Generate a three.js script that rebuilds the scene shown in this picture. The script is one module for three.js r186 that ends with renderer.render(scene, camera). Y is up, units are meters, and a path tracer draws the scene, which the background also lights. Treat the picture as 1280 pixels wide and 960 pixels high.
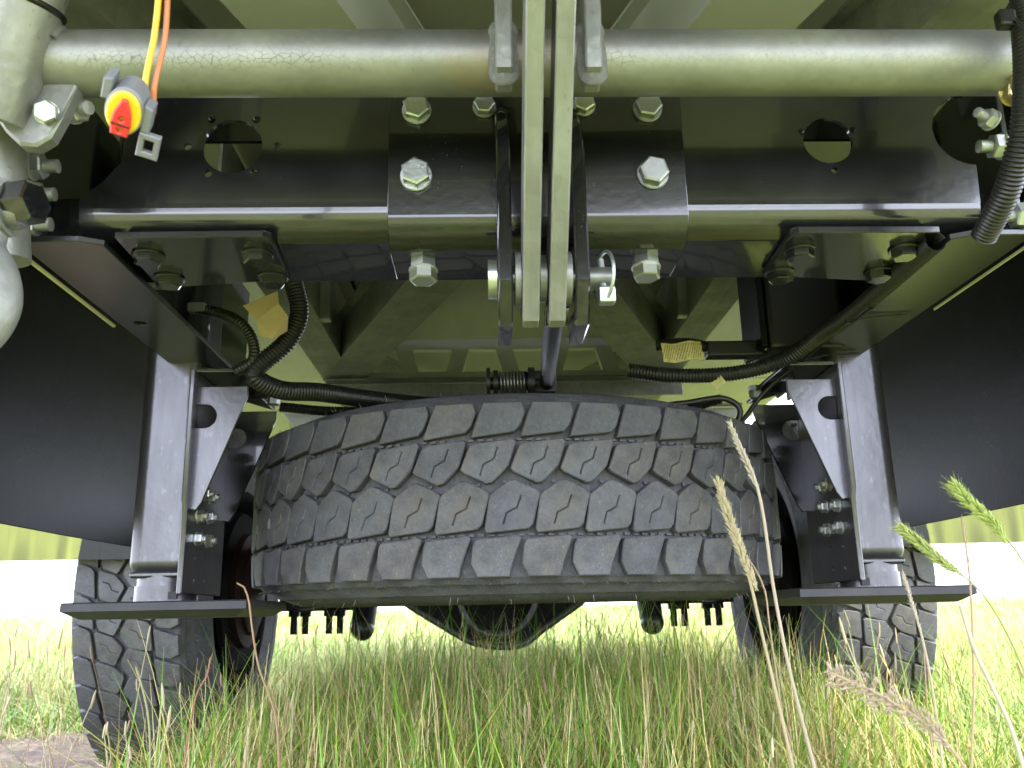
import * as THREE from 'three';
import { mergeGeometries, toCreasedNormals, mergeVertices } from 'three/addons/utils/BufferGeometryUtils.js';
import { RoundedBoxGeometry } from 'three/addons/geometries/RoundedBoxGeometry.js';
import { FontLoader } from 'three/addons/loaders/FontLoader.js';
import { TextGeometry } from 'three/addons/geometries/TextGeometry.js';

// ------------------------------------------------------------------ camera, sky, sun, exposure
const scene = new THREE.Scene();
const camera = new THREE.PerspectiveCamera(47.15, 4 / 3, 0.02, 600);
{
  const D = Math.PI / 180, yaw = 1.9 * D, pitch = 14.7 * D, roll = 1.2 * D;
  camera.position.set(-0.055, 0.39, 0);
  camera.rotation.order = 'YXZ';
  camera.rotation.set(pitch, -yaw, -roll);
  camera.focus = 1.25; camera.userData.fStop = 10;
}
let seed = 7;
const rnd = () => { seed = (seed * 1664525 + 1013904223) >>> 0; return seed / 4294967296; };
const rr = (a, b) => a + (b - a) * rnd();
const hash = (x, y, s = 0) => { let h = (x * 374761393 + y * 668265263 + s * 2147483647) | 0; h = Math.imul(h ^ (h >>> 13), 1274126177); return ((h ^ (h >>> 16)) >>> 0) / 4294967296; };
// value noise, periodic when p > 0
function vn(x, y, p = 0, s = 0) {
  const xi = Math.floor(x), yi = Math.floor(y), fx = x - xi, fy = y - yi, pa = p ? (p.length ? p : [p, p]) : 0, wx = (i) => pa ? ((i % pa[0]) + pa[0]) % pa[0] : i, wy = (i) => pa ? ((i % pa[1]) + pa[1]) % pa[1] : i;
  const u = fx * fx * (3 - 2 * fx), v = fy * fy * (3 - 2 * fy);
  const a = hash(wx(xi), wy(yi), s), b = hash(wx(xi + 1), wy(yi), s), c = hash(wx(xi), wy(yi + 1), s), d = hash(wx(xi + 1), wy(yi + 1), s);
  return a + (b - a) * u + (c - a) * v + (a - b - c + d) * u * v;
}
const fbm = (x, y, p, o = 4, s = 0) => { let t = 0, a = .5, n = 0; for (let i = 0; i < o; i++) { t += a * vn(x, y, p, s + i); n += a; x *= 2; y *= 2; p = p ? (p.length ? [p[0] * 2, p[1] * 2] : p * 2) : 0; a *= .5; } return t / n; };
// overcast sky
{
  const w = 512, h = 256, d = new Float32Array(w * h * 4);
  for (let j = 0; j < h; j++) for (let i = 0; i < w; i++) {
    const el = ((j + .5) / h - .5) * Math.PI, az = (i / w) * Math.PI * 2;
    const n = fbm(i / w * 8, j / h * 8, 8, 4, 3);
    const l = el < 0 ? .5 : (.95 + .3 * Math.sin(el)) * (.8 + .4 * n);
    const k = (j * w + i) * 4; d[k] = l * .91; d[k + 1] = l * .985; d[k + 2] = l * 1.17; d[k + 3] = 1;
  }
  const sky = new THREE.DataTexture(d, w, h, THREE.RGBAFormat, THREE.FloatType);
  sky.mapping = THREE.EquirectangularReflectionMapping; sky.magFilter = THREE.LinearFilter; sky.needsUpdate = true;
  scene.background = sky; scene.environment = sky;
}
const sun = new THREE.DirectionalLight(0xfff3e0, 1.5);
sun.position.set(5, 9, 6); sun.castShadow = true; sun.shadow.radius = 24; sun.shadow.mapSize.set(2048, 2048);
Object.assign(sun.shadow.camera, { left: -8, right: 8, top: 8, bottom: -8, near: .5, far: 40 });
scene.add(sun); scene.add(sun.target); sun.target.position.set(0, 0, -2);
const renderer = new THREE.WebGLRenderer({ antialias: true });
renderer.toneMapping = THREE.LinearToneMapping;
renderer.toneMappingExposure = 6.7;
renderer.shadowMap.enabled = true;

// ------------------------------------------------------------------ helpers
const used = new Map();
const numbered = (n) => { const k = used.get(n) ?? 0; used.set(n, k + 1); return k ? `${n}_${String(k).padStart(3, '0')}` : n; };
function tag(o, label, category, group, kind) { o.userData = {}; if (label) o.userData.label = label; if (category) o.userData.category = category; if (group) o.userData.group = group; if (kind) o.userData.kind = kind; return o; }
function thing(name, label, category, pos = [0, 0, 0], group) { const g = new THREE.Group(); g.name = numbered(name); g.position.set(...pos); scene.add(g); return tag(g, label, category, group); }
function part(parent, name, geo, mat) {
  const m = new THREE.Mesh(geo, mat); m.name = name; m.castShadow = m.receiveShadow = true; parent.add(m); return m;
}
function solo(name, geo, mat, label, category, group, kind) { const m = part(scene, numbered(name), geo, mat); return tag(m, label, category, group, kind); }
const V = (x, y, z) => new THREE.Vector3(x, y, z);
// uv in metres from position and dominant normal
function muv(g) {
  g = g.index ? g.toNonIndexed() : g;
  const p = g.attributes.position, n = g.attributes.normal, uv = new Float32Array(p.count * 2);
  for (let i = 0; i < p.count; i++) {
    const ax = Math.abs(n.getX(i)), ay = Math.abs(n.getY(i)), az = Math.abs(n.getZ(i)), x = p.getX(i), y = p.getY(i), z = p.getZ(i);
    if (ax >= ay && ax >= az) { uv[2 * i] = z; uv[2 * i + 1] = y; } else if (ay >= az) { uv[2 * i] = x; uv[2 * i + 1] = z; } else { uv[2 * i] = x; uv[2 * i + 1] = y; }
  }
  g.setAttribute('uv', new THREE.BufferAttribute(uv, 2)); return g;
}
const clean = (g) => { g = g.index ? g.toNonIndexed() : g; for (const k of Object.keys(g.attributes)) if (!['position', 'normal', 'uv'].includes(k)) g.deleteAttribute(k); if (!g.attributes.uv) muv(g); return g; };
const merge = (a) => a.length === 1 ? clean(a[0]) : mergeGeometries(a.map(clean));
const box = (w, h, d, x = 0, y = 0, z = 0, r = 0) => { const g = r ? new RoundedBoxGeometry(w, h, d, 2, r) : new THREE.BoxGeometry(w, h, d); g.translate(x, y, z); return muv(g); };
const shapeOf = (pts) => new THREE.Shape(pts.map(([x, y]) => new THREE.Vector2(x, y)));
const holeOf = (pts) => new THREE.Path(pts.map(([x, y]) => new THREE.Vector2(x, y)));
const circ = (x, y, r, n = 28) => Array.from({ length: n }, (_, i) => [x + r * Math.cos(-i / n * 6.28319), y + r * Math.sin(-i / n * 6.28319)]);
function extr(pts, depth, bevel = .0012, holes = []) {
  const s = shapeOf(pts); for (const h of holes) s.holes.push(holeOf(h));
  const g = new THREE.ExtrudeGeometry(s, { depth: Math.max(depth - 2 * bevel, 1e-4), bevelEnabled: bevel > 0, bevelThickness: bevel, bevelSize: bevel, bevelOffset: -bevel, bevelSegments: 1, curveSegments: 8 });
  g.translate(0, 0, bevel); return toCreasedNormals(g, .45);
}
// plate in the x-y plane, front face at z = zf, thickness t going back
const plateXY = (pts, zf, t, holes = [], b = .0012) => { const g = extr(pts, t, b, holes); g.translate(0, 0, zf - t); return muv(g); };
// plate in the z-y plane (points [z, y]) from x = x0 with thickness t towards +x
const plateZY = (pts, x0, t, holes = [], b = .0012) => { const g = extr(pts.map(([z, y]) => [-z, y]), t, b, holes.map((h) => h.map(([z, y]) => [-z, y]))); g.rotateY(Math.PI / 2); g.translate(x0, 0, 0); return muv(g); };
// plate in the x-z plane (points [x, z]) from y = y0 with thickness t upwards
const plateXZ = (pts, y0, t, holes = [], b = .0012) => { const g = extr(pts.map(([x, z]) => [x, -z]), t, b, holes.map((h) => h.map(([x, z]) => [x, -z]))); g.rotateX(-Math.PI / 2); g.translate(0, y0, 0); return muv(g); };
function cyl(a, b, r0, r1 = r0, n = 24, cap = true) {
  const A = V(...a), B = V(...b), d = B.clone().sub(A), L = d.length();
  const g = new THREE.CylinderGeometry(r1, r0, L, n, 1, !cap); g.translate(0, L / 2, 0);
  const uv = g.attributes.uv; for (let i = 0; i < uv.count; i++) uv.setXY(i, uv.getX(i) * r0 * 6.283, uv.getY(i) * L);
  g.applyQuaternion(new THREE.Quaternion().setFromUnitVectors(V(0, 1, 0), d.normalize())); g.translate(...a); return g;
}
const curve = (pts) => new THREE.CatmullRomCurve3(pts.map((p) => V(...p)), false, 'centripetal');
function tube(pts, r, seg = 40, n = 10) { const c = curve(pts), L = c.getLength(); const g = new THREE.TubeGeometry(c, seg, r, n); const uv = g.attributes.uv; for (let i = 0; i < uv.count; i++) uv.setXY(i, uv.getX(i) * L, uv.getY(i) * r * 6.283); return g; }
// corrugated conduit: a tube whose radius steps along its length
function conduit(pts, r, pitch = .0055, n = 14) {
  const c = curve(pts), L = c.getLength(), rings = Math.round(L / pitch), seg = rings * 4, fr = c.computeFrenetFrames(seg, false);
  const pos = [], uv = [], idx = [];
  for (let i = 0; i <= seg; i++) {
    const P = c.getPointAt(i / seg), k = i % 4, q = r * (k === 0 || k === 1 ? 1 : .86);
    for (let j = 0; j <= n; j++) { const a = j / n * 6.28319, N = fr.normals[i], B = fr.binormals[i]; pos.push(P.x + q * (Math.cos(a) * N.x + Math.sin(a) * B.x), P.y + q * (Math.cos(a) * N.y + Math.sin(a) * B.y), P.z + q * (Math.cos(a) * N.z + Math.sin(a) * B.z)); uv.push(i / seg * L, j / n * r * 6.28); }
  }
  for (let i = 0; i < seg; i++) for (let j = 0; j < n; j++) { const a = i * (n + 1) + j, b = a + n + 1; idx.push(a, a + 1, b, b, a + 1, b + 1); }
  const g = new THREE.BufferGeometry(); g.setAttribute('position', new THREE.Float32BufferAttribute(pos, 3)); g.setAttribute('uv', new THREE.Float32BufferAttribute(uv, 2)); g.setIndex(idx); g.computeVertexNormals(); return g;
}
const orient = (g, dir, pos) => { g.applyQuaternion(new THREE.Quaternion().setFromUnitVectors(V(0, 1, 0), V(...dir).normalize())); g.translate(...pos); return g; };

// ------------------------------------------------------------------ textures
function tex(w, h, f, srgb, size) {
  const d = new Uint8Array(w * h * 4);
  for (let j = 0; j < h; j++) for (let i = 0; i < w; i++) { const c = f(i / w, j / h, i, j), k = (j * w + i) * 4; for (let q = 0; q < 3; q++) d[k + q] = Math.max(0, Math.min(255, (Array.isArray(c) ? c[q] : c) * 255)); d[k + 3] = 255; }
  const t = new THREE.DataTexture(d, w, h); t.wrapS = t.wrapT = THREE.RepeatWrapping; t.magFilter = THREE.LinearFilter; t.minFilter = THREE.LinearMipmapLinearFilter; t.generateMipmaps = true;
  if (srgb) t.colorSpace = THREE.SRGBColorSpace; if (size) t.repeat.set(1 / size, 1 / size); t.needsUpdate = true; return t;
}
function worley(x, y, px, py, s = 0) {   // distances to the nearest two points, and the id of the nearest
  const xi = Math.floor(x), yi = Math.floor(y); let a = 9, b = 9, id = 0;
  for (let j = -1; j < 2; j++) for (let i = -1; i < 2; i++) {
    const cx = ((xi + i) % px + px) % px, cy = ((yi + j) % py + py) % py, dx = xi + i + hash(cx, cy, s) - x, dy = yi + j + hash(cx, cy, s + 9) - y, d = Math.hypot(dx, dy);
    if (d < a) { b = a; a = d; id = hash(cx, cy, s + 17); } else if (d < b) b = d;
  }
  return [a, b, id];
}
const mix = (a, b, t) => a.map((v, i) => v + (b[i] - v) * t);
const sm = (a, b, x) => { x = Math.max(0, Math.min(1, (x - a) / (b - a))); return x * x * (3 - 2 * x); };
// galvanised steel: spangle, run marks, white bloom, a few brown specks
const galvCol = tex(512, 512, (u, v) => {
  const [, , id] = worley(u * 26 + vn(u * 40, v * 40, 40) * .5, v * 26, 26, 26, 2), n = fbm(u * 6, v * 6, [6, 6], 5, 5), st = fbm(u * 30, v * 4, [30, 4], 3, 8);
  let g = .61 + .035 * (id - .5) + .16 * (n - .5) + .07 * (st - .5);
  const sp = fbm(u * 40, v * 40, [40, 40], 3, 21); const rust = sm(.78, .86, sp) * sm(.5, .62, n);
  return mix([g, g * 1.0, g * .975], [.40, .30, .2], rust * .3);
}, true, .34);
const galvRough = tex(256, 256, (u, v) => .42 + .3 * fbm(u * 9, v * 9, [9, 9], 4, 12), false, .2);
const galvBump = tex(256, 256, (u, v) => fbm(u * 14, v * 14, [14, 14], 4, 33), false, .12);
// the crossbar's own zinc crust: crackled crust along its upper front, brown tint
const barCol = tex(2048, 256, (u, v) => {
  const L = u * 1.25, n = fbm(u * 20, v * 4, [20, 4], 5, 40), band = Math.exp(-(((v - .432 - .03 * (fbm(u * 12, .5, 12, 3, 41) - .5)) / .045) ** 2));
  const where = sm(.42, .6, fbm(u * 9, .3, 9, 2, 42));
  const wx = u * 150 + fbm(u * 70, v * 16, [70, 16], 2, 44) * 1.3, wy = v * 33 + fbm(u * 70 + 7, v * 16, [70, 16], 2, 45) * 1.3, [a, b] = worley(wx, wy, 150, 33, 46);
  const crack = (1 - sm(.02, .13, b - a)) * band * (.25 + .75 * where);
  let g = .60 + .12 * (n - .5) + .05 * (fbm(u * 160, v * 30, [160, 30], 3, 47) - .5) + .05 * band;
  let c = mix([g, g, g * .985], [.44, .43, .41], crack * .75);
  const br = sm(.5, .75, fbm(u * 14, v * 3, [14, 3], 4, 48)) * sm(.35, .48, u) * (1 - sm(.52, .66, u));
  c = mix(c, [.60, .52, .44], br * .5);
  return mix(c, [.3, .22, .18], sm(.8, .9, fbm(u * 90, v * 16, [90, 16], 3, 49)) * .12);
}, true);
const barBump = tex(1024, 128, (u, v) => .5 * fbm(u * 100, v * 20, [100, 20], 3, 51) + .5 * fbm(u * 20, v * 4, [20, 4], 3, 52), false);
// black paint: dust specks, fine orange peel
const paintCol = tex(512, 512, (u, v) => { const s = sm(.80, .88, vn(u * 170, v * 170, 170, 60)) * sm(.55, .7, fbm(u * 7, v * 7, [7, 7], 3, 61)), n = fbm(u * 5, v * 5, [5, 5], 4, 62), h = sm(.62, .8, fbm(u * 9 + 3, v * 9, [9, 9], 4, 64)); const g = .088 + .03 * (n - .5) + .015 * h + .12 * s; return [g * .98, g, g * 1.06]; }, true, .30);
const paintRough = tex(512, 512, (u, v) => .13 + .10 * fbm(u * 8, v * 8, [8, 8], 5, 66) + .06 * fbm(u * 60, v * 60, [60, 60], 2, 67), false, .42);
const paintBump = tex(512, 512, (u, v) => .65 * fbm(u * 26, v * 26, [26, 26], 3, 70) + .35 * fbm(u * 6, v * 6, [6, 6], 3, 71), false, .2);
// satin black paint of the legs: brushed dust, scuffs
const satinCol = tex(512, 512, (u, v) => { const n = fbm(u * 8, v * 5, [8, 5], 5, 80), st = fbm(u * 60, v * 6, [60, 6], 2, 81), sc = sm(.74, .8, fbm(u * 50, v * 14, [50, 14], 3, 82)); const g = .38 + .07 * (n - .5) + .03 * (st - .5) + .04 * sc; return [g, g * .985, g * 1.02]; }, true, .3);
// rubber: dusty bloom, scuffs, brown dirt
const rubCol = tex(512, 512, (u, v) => { const n = fbm(u * 7, v * 7, [7, 7], 5, 90), f = fbm(u * 50, v * 50, [50, 50], 3, 91), d = sm(.55, .78, fbm(u * 11, v * 11, [11, 11], 4, 92)), sc = sm(.76, .82, fbm(u * 70, v * 22, [70, 22], 3, 93)); const g = .335 + .13 * (n - .5) + .09 * (f - .5); return mix(mix([g, g, g * 1.05], [.39, .37, .34], d * .45), [.50, .49, .47], sc * .5); }, true, .16);
const rubBump = tex(256, 256, (u, v) => fbm(u * 40, v * 40, [40, 40], 3, 95), false, .06);
const creamCol = tex(512, 512, (u, v) => { const n = fbm(u * 5, v * 5, [5, 5], 5, 100), st = fbm(u * 40, v * 5, [40, 5], 3, 101); const g = 1 + .12 * (n - .5) + .06 * (st - .5); return [.71 * g, .71 * g, .69 * g]; }, true, .9);
const soilCol = tex(512, 512, (u, v) => { const n = fbm(u * 6, v * 6, [6, 6], 5, 110), f = fbm(u * 60, v * 60, [60, 60], 3, 111), s = sm(.6, .72, fbm(u * 30, v * 30, [30, 30], 3, 112)); const g = .8 + .5 * (n - .5) + .5 * (f - .5); return mix([.43 * g, .34 * g, .27 * g], [.54, .47, .37], s * .6); }, true, .7);
const turfCol = tex(512, 512, (u, v) => { const n = fbm(u * 8, v * 8, [8, 8], 5, 120), f = fbm(u * 70, v * 70, [70, 70], 3, 121); const g = .8 + .6 * (f - .5); return mix([.40 * g, .46 * g, .19 * g], [.58 * g, .56 * g, .33 * g], sm(.35, .65, n)); }, true, 1.6);
const flapCol = tex(256, 256, (u, v) => { const st = fbm(u * 26, v * 2, [26, 2], 4, 130), n = fbm(u * 4, v * 3, [4, 3], 4, 131); const g = .75 + .3 * (st - .5) + .25 * (n - .5); return [.77 * g, .78 * g, .52 * g]; }, true);
function canvasTex(w, h, draw) { const c = document.createElement('canvas'); c.width = w; c.height = h; const x = c.getContext('2d'); draw(x, w, h); const t = new THREE.CanvasTexture(c); t.colorSpace = THREE.SRGBColorSpace; return t; }

const MS = (o) => new THREE.MeshStandardMaterial(o), MP = (o) => new THREE.MeshPhysicalMaterial(o);
const M = {
  galv: MS({ map: galvCol, roughnessMap: galvRough, roughness: .8, metalness: .62, bumpMap: galvBump, bumpScale: .0006 }),
  galvDull: MS({ map: galvCol, roughness: .62, metalness: .45, bumpMap: galvBump, bumpScale: .0006 }),
  galvPale: MS({ color: new THREE.Color(.60, .61, .60), roughness: .5, metalness: .2, bumpMap: galvBump, bumpScale: .0005 }),
  bar: MS({ map: barCol, roughness: .5, metalness: .75, bumpMap: barBump, bumpScale: .0007 }),
  black: MP({ map: paintCol, roughnessMap: paintRough, roughness: 1, bumpMap: paintBump, bumpScale: .00012, ior: 1.65, clearcoat: 1, clearcoatRoughness: .07 }),
  gloss: MP({ map: paintCol, roughness: .22, bumpMap: paintBump, bumpScale: .00015, clearcoat: 1, clearcoatRoughness: .06 }),
  wet: MP({ map: paintCol, roughness: .2, bumpMap: paintBump, bumpScale: .00018, clearcoat: 1, clearcoatRoughness: .05 }),
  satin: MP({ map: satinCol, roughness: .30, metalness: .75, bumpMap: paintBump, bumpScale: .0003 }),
  footSatin: MP({ map: satinCol, color: 0x9a9aa0, roughness: .45, metalness: .4 }),
  rail: MP({ map: paintCol, roughness: .3, ior: 1.65, clearcoat: .6, clearcoatRoughness: .2, bumpMap: paintBump, bumpScale: .0002 }),
  skirt: MP({ map: paintCol, roughness: .42, specularIntensity: .22, bumpMap: paintBump, bumpScale: .0003 }),
  dark: MS({ color: new THREE.Color(.012, .012, .012), roughness: .5 }),
  zinc: MS({ color: new THREE.Color(.66, .68, .68), roughness: .3, metalness: .95, bumpMap: galvBump, bumpScale: .0003 }),
  zincY: MS({ color: new THREE.Color(.62, .52, .26), roughness: .33, metalness: .9 }),
  steel: MS({ map: galvCol, color: 0xd8d8d8, roughness: .38, metalness: .8 }),
  cast: MS({ map: galvCol, color: 0xe4e4e4, roughness: .5, metalness: .35, bumpMap: galvBump, bumpScale: .0012 }),
  rubber: MS({ map: rubCol, roughness: .6, bumpMap: rubBump, bumpScale: .0006 }),
  sidewall: MP({ map: rubCol, roughness: .85, specularIntensity: .25 }),
  hose: MS({ color: new THREE.Color(.016, .015, .014), roughness: .38 }),
  cream: MS({ map: creamCol, roughness: .6 }),
  primer: MS({ color: new THREE.Color(.07, .022, .016), roughness: .6 }),
  drum: MP({ color: new THREE.Color(.022, .010, .008), roughness: .8, specularIntensity: .3 }),
  hub: MP({ color: new THREE.Color(.012, .012, .012), roughness: .95, specularIntensity: .05 }),
  kraft: MS({ color: new THREE.Color(.62, .46, .26), roughness: .6 }),
  label: MS({ color: new THREE.Color(.6, .56, .4), roughness: .55 }),  // cream of the painted glint along the rail edges
  white: MS({ color: new THREE.Color(.78, .78, .76), roughness: .5 }),
  red: MS({ color: new THREE.Color(.75, .04, .04), roughness: .45 }),
  yellow: MS({ color: new THREE.Color(.85, .62, .02), roughness: .4 }),
  wireY: MS({ color: new THREE.Color(.85, .50, .01), roughness: .35 }),
  wireO: MS({ color: new THREE.Color(.62, .20, .06), roughness: .35 }),
  greyPlastic: MS({ color: new THREE.Color(.22, .22, .25), roughness: .4 }),
  tie: MS({ color: new THREE.Color(.01, .01, .01), roughness: .3 }),
};

// ------------------------------------------------------------------ setting
const bare = (x, z) => sm(.0, .35, 1.15 - Math.hypot((x + 1.45) / .85, (z + 2.75) / 1.0) + 1.2 * (fbm(x * 2.2 + 20, z * 2.2 + 40, 0, 3, 140) - .55));
const gh = (x, z) => .05 * (fbm(x * .9 + 50, z * .9 + 50, 0, 3, 150) - .5) + .75 * sm(5, 42, -z);
{
  const N = 120, pos = [], uv = [], idx = [], span = (t) => Math.sign(t) * (Math.abs(t) * 5 + Math.pow(Math.abs(t), 4) * 260);
  for (let j = 0; j <= N; j++) for (let i = 0; i <= N; i++) { const x = span(i / N * 2 - 1), z = span(j / N * 2 - 1) - 2.5; pos.push(x, gh(x, z) - .02, z); uv.push(x, z); }
  for (let j = 0; j < N; j++) for (let i = 0; i < N; i++) { const a = j * (N + 1) + i, b = a + N + 1; idx.push(a, b, a + 1, b, b + 1, a + 1); }
  const g = new THREE.BufferGeometry(); g.setAttribute('position', new THREE.Float32BufferAttribute(pos, 3)); g.setAttribute('uv', new THREE.Float32BufferAttribute(uv, 2)); g.setIndex(idx); g.computeVertexNormals();
  solo('ground', g, MS({ map: turfCol, roughness: 1 }), null, null, null, 'structure');
}
{ // bare trodden soil beside the wheel: lumpy sheet
  const N = 60, pos = [], uv = [], idx = [];
  for (let j = 0; j <= N; j++) for (let i = 0; i <= N; i++) { const x = -3.4 + 2.75 * i / N, z = -1.5 - 3.4 * j / N; pos.push(x, gh(x, z) - .06 + .075 * bare(x, z) + .012 * (fbm(x * 14, z * 14, 0, 3, 160) - .5), z); uv.push(x, z); }
  for (let j = 0; j < N; j++) for (let i = 0; i < N; i++) { const a = j * (N + 1) + i, b = a + N + 1; idx.push(a, a + 1, b, b, a + 1, b + 1); }
  const g = new THREE.BufferGeometry(); g.setAttribute('position', new THREE.Float32BufferAttribute(pos, 3)); g.setAttribute('uv', new THREE.Float32BufferAttribute(uv, 2)); g.setIndex(idx); g.computeVertexNormals();
  solo('soil_path', g, MS({ map: soilCol, roughness: 1 }), null, null, null, 'structure');
}

// ------------------------------------------------------------------ fasteners
const zincs = [[.66, .68, .68, .3], [.58, .60, .58, .4], [.62, .61, .54, .36], [.50, .51, .50, .46]].map(([r, g, b, q]) => MS({ color: new THREE.Color(r, g, b), roughness: q, metalness: .92, bumpMap: galvBump, bumpScale: .0005 }));
// hex bolt head with washer along +y, base at the origin
const hexG = (af, h, dome = .0015) => { const r = af / 2 / Math.cos(Math.PI / 6); const g = new THREE.LatheGeometry([[0, 0], [r, 0], [r, h - dome], [r * .86, h], [0, h]].map((p) => new THREE.Vector2(...p)), 6); const n = g.toNonIndexed(); n.computeVertexNormals(); return muv(n); };
const washG = (r, t) => { const g = new THREE.LatheGeometry([[0, 0], [r, 0], [r, t * .7], [r - t * .4, t], [0, t]].map((p) => new THREE.Vector2(...p)), 28); return toCreasedNormals(g, .5); };
const font = await new FontLoader().loadAsync('fonts/droid/droid_sans_bold.typeface.json');
function markG(lines, size, h) { // raised lettering on a head, lying on y = h, reading upright when seen along -y with up = -z
  const a = lines.map(([t, dy]) => { const g = new TextGeometry(t, { font, size, depth: .0006, curveSegments: 2 }); g.computeBoundingBox(); const b = g.boundingBox; g.translate(-(b.max.x + b.min.x) / 2, dy, 0); g.rotateX(-Math.PI / 2); g.translate(0, h, 0); return g; });
  return merge(a);
}
function bolt(parent, dir, pos, af, h, mat, { spin = 0, wash = .62, thread = 0, lines, nut = 0 } = {}) {
  if (mat === M.zinc) mat = zincs[Math.floor(rnd() * zincs.length)];
  const b = part(parent, 'bolt', new THREE.BufferGeometry(), mat), wt = af * .09, gs = [];
  if (nut) { const n = hexG(af, h * .9); gs.push(n); const w = washG(af * wash, wt); w.translate(0, h * .9, 0); gs.push(w); const k = hexG(af * 1.02, h); k.rotateY(.4); k.translate(0, h * .9 + wt, 0); gs.push(k); } else {
    const w = washG(af * wash, wt); gs.push(w); const k = hexG(af, h); k.rotateY(spin); k.translate(0, wt, 0); gs.push(k);
    if (thread) { const p = []; const n = Math.round(thread / .0018); for (let i = 0; i <= n; i++) { p.push(new THREE.Vector2(af * (i % 2 ? .30 : .265), wt + h + i * thread / n)); } p.push(new THREE.Vector2(0, wt + h + thread)); gs.push(new THREE.LatheGeometry(p, 14)); }
  }
  b.geometry = merge(gs);
  b.quaternion.setFromUnitVectors(V(0, 1, 0), V(...dir).normalize()); b.position.set(...pos);
  if (lines) { const t = part(b, 'head_marking', markG(lines, af * .2, wt + h - .0002), mat); t.castShadow = true; }
  return b;
}

// ------------------------------------------------------------------ trailer body and floor
{
  const t = thing('trailer_floor', 'cream panelled underside of the trailer floor above the galvanised braces', 'floor', [0, 1.30, 0]);
  const zs = [-.96, -2.2, -3.42, -4.64, -5.86, -7.0], xs = [-1.25, -.42, .42, 1.25];
  for (let i = 0; i < 5; i++) for (let j = 0; j < 3; j++) part(t, 'floor_panel', box(xs[j + 1] - xs[j] - .012, .02, zs[i] - zs[i + 1] - .012, (xs[j] + xs[j + 1]) / 2, .01, (zs[i] + zs[i + 1]) / 2, .003), M.cream);
  for (const [z0, z1] of [[.62, -.17], [-.17, -.96]]) for (const [a, b] of [[-1.1, 0], [0, 1.1]]) part(t, 'floor_panel', box(b - a - .012, .02, z0 - z1 - .012, (a + b) / 2, .01, (z0 + z1) / 2, .003), M.satin);  // unseen deck over the camera, sized and darkened so the beam reflects dark
  part(t, 'subfloor', merge([box(2.5, .03, 6.04, 0, .036, -3.98), box(2.2, .03, 1.58, 0, .036, -.17)]), M.cream);
  const b = thing('trailer_body', 'white trailer box body standing on the panelled floor', 'trailer body', [0, 1.36, -4]);
  part(b, 'body_shell', box(2.5, 1.8, 6.04, 0, .9, .02, .03), M.white);
  part(b, 'unseen_nose_shell', box(2.2, 1.5, 1.57, 0, .75, 3.83, .03), M.white);  // unseen, shaped with the nose deck to limit the sky the beam reflects
}
{ // galvanised upper frame: long members, zigzag braces, posts, perforated cross member
  const t = thing('floor_frame', 'galvanised zigzag bracing frame under the cream floor panels', 'frame', [0, 1.1, 0]);
  const chan = (a, b, w, h) => { // inverted channel from a to b (x, z), open side up
    const L = Math.hypot(b[0] - a[0], b[1] - a[1]), th = .005, gs = [box(w, th, L, 0, 0, 0), box(th, h, L, -w / 2 + th / 2, h / 2 + th / 2, 0), box(th, h, L, w / 2 - th / 2, h / 2 + th / 2, 0), box(.026, th, L, w / 2 + .009, h + th, 0), box(.026, th, L, -w / 2 - .009, h + th, 0)];
    const g = merge(gs); g.rotateY(Math.atan2(b[0] - a[0], b[1] - a[1])); g.translate((a[0] + b[0]) / 2, 0, (a[1] + b[1]) / 2); return g;
  };
  for (const s of [-1, 1]) {
    part(t, 'long_member', merge([box(.09, .005, 4.6, s * .50, 0, -3.8), box(.006, .185, 4.6, s * .458, .095, -3.8), box(.006, .185, 4.6, s * .542, .095, -3.8)]), M.galvDull);
    part(t, 'diagonal_brace', chan([s * .39, -.6], [s * .02, -1.72], .13, .1), M.galvPale);
    part(t, 'diagonal_brace', chan([s * .10, -1.66], [s * .47, -2.58], .12, .1), M.galvDull);
    part(t, 'diagonal_brace', chan([s * .47, -2.7], [s * .08, -3.6], .12, .1), M.galvDull);
    part(t, 'diagonal_brace', chan([s * .62, -.7], [s * .50, -1.15], .1, .1), M.galvDull);
    part(t, 'post', box(.03, .19, .03, s * .445, .095, -2.07, .004), M.galv);
    part(t, 'post', box(.012, .15, .012, s * .47, .1, -1.86, .003), M.galv);
  }
}
{ // perforated cross member with trapezoid openings and folded lip
  const t = thing('perforated_cross_member', 'galvanised cross member pierced by a row of trapezoid openings', 'cross member', [0, 1.09, -2.62]);
  const holes = [], w = .155;
  for (let i = -3; i <= 2; i++) { const c = .02 + (i + .5) * w, up = i % 2 === 0, a = up ? .042 : .062, b = up ? .062 : .042; holes.push([[c - a, .03], [c - b, .1], [c + b, .1], [c + a, .03]]); }
  part(t, 'web', plateXY([[-.54, 0], [.56, 0], [.46, .135], [-.42, .135]], 0, .028, holes), M.galvPale);
  part(t, 'lip', box(1.1, .006, .05, .01, -.004, .024, .002), M.steel);
  part(t, 'lip', box(1.1, .045, .005, .01, -.03, -.002, .002), M.galvDull);
  const u = thing('rear_sill', 'low galvanised sill running behind the spare tyre', 'cross member', [0, .96, -2.6]);
  part(u, 'sill_plate', plateXY([[-.66, .03], [-.63, -.01], [.70, -.01], [.73, .03]], 0, .05), M.galvPale);
  part(u, 'sill_lip', box(1.4, .008, .02, .03, .036, .012, .002), M.galvDull);
}
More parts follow.
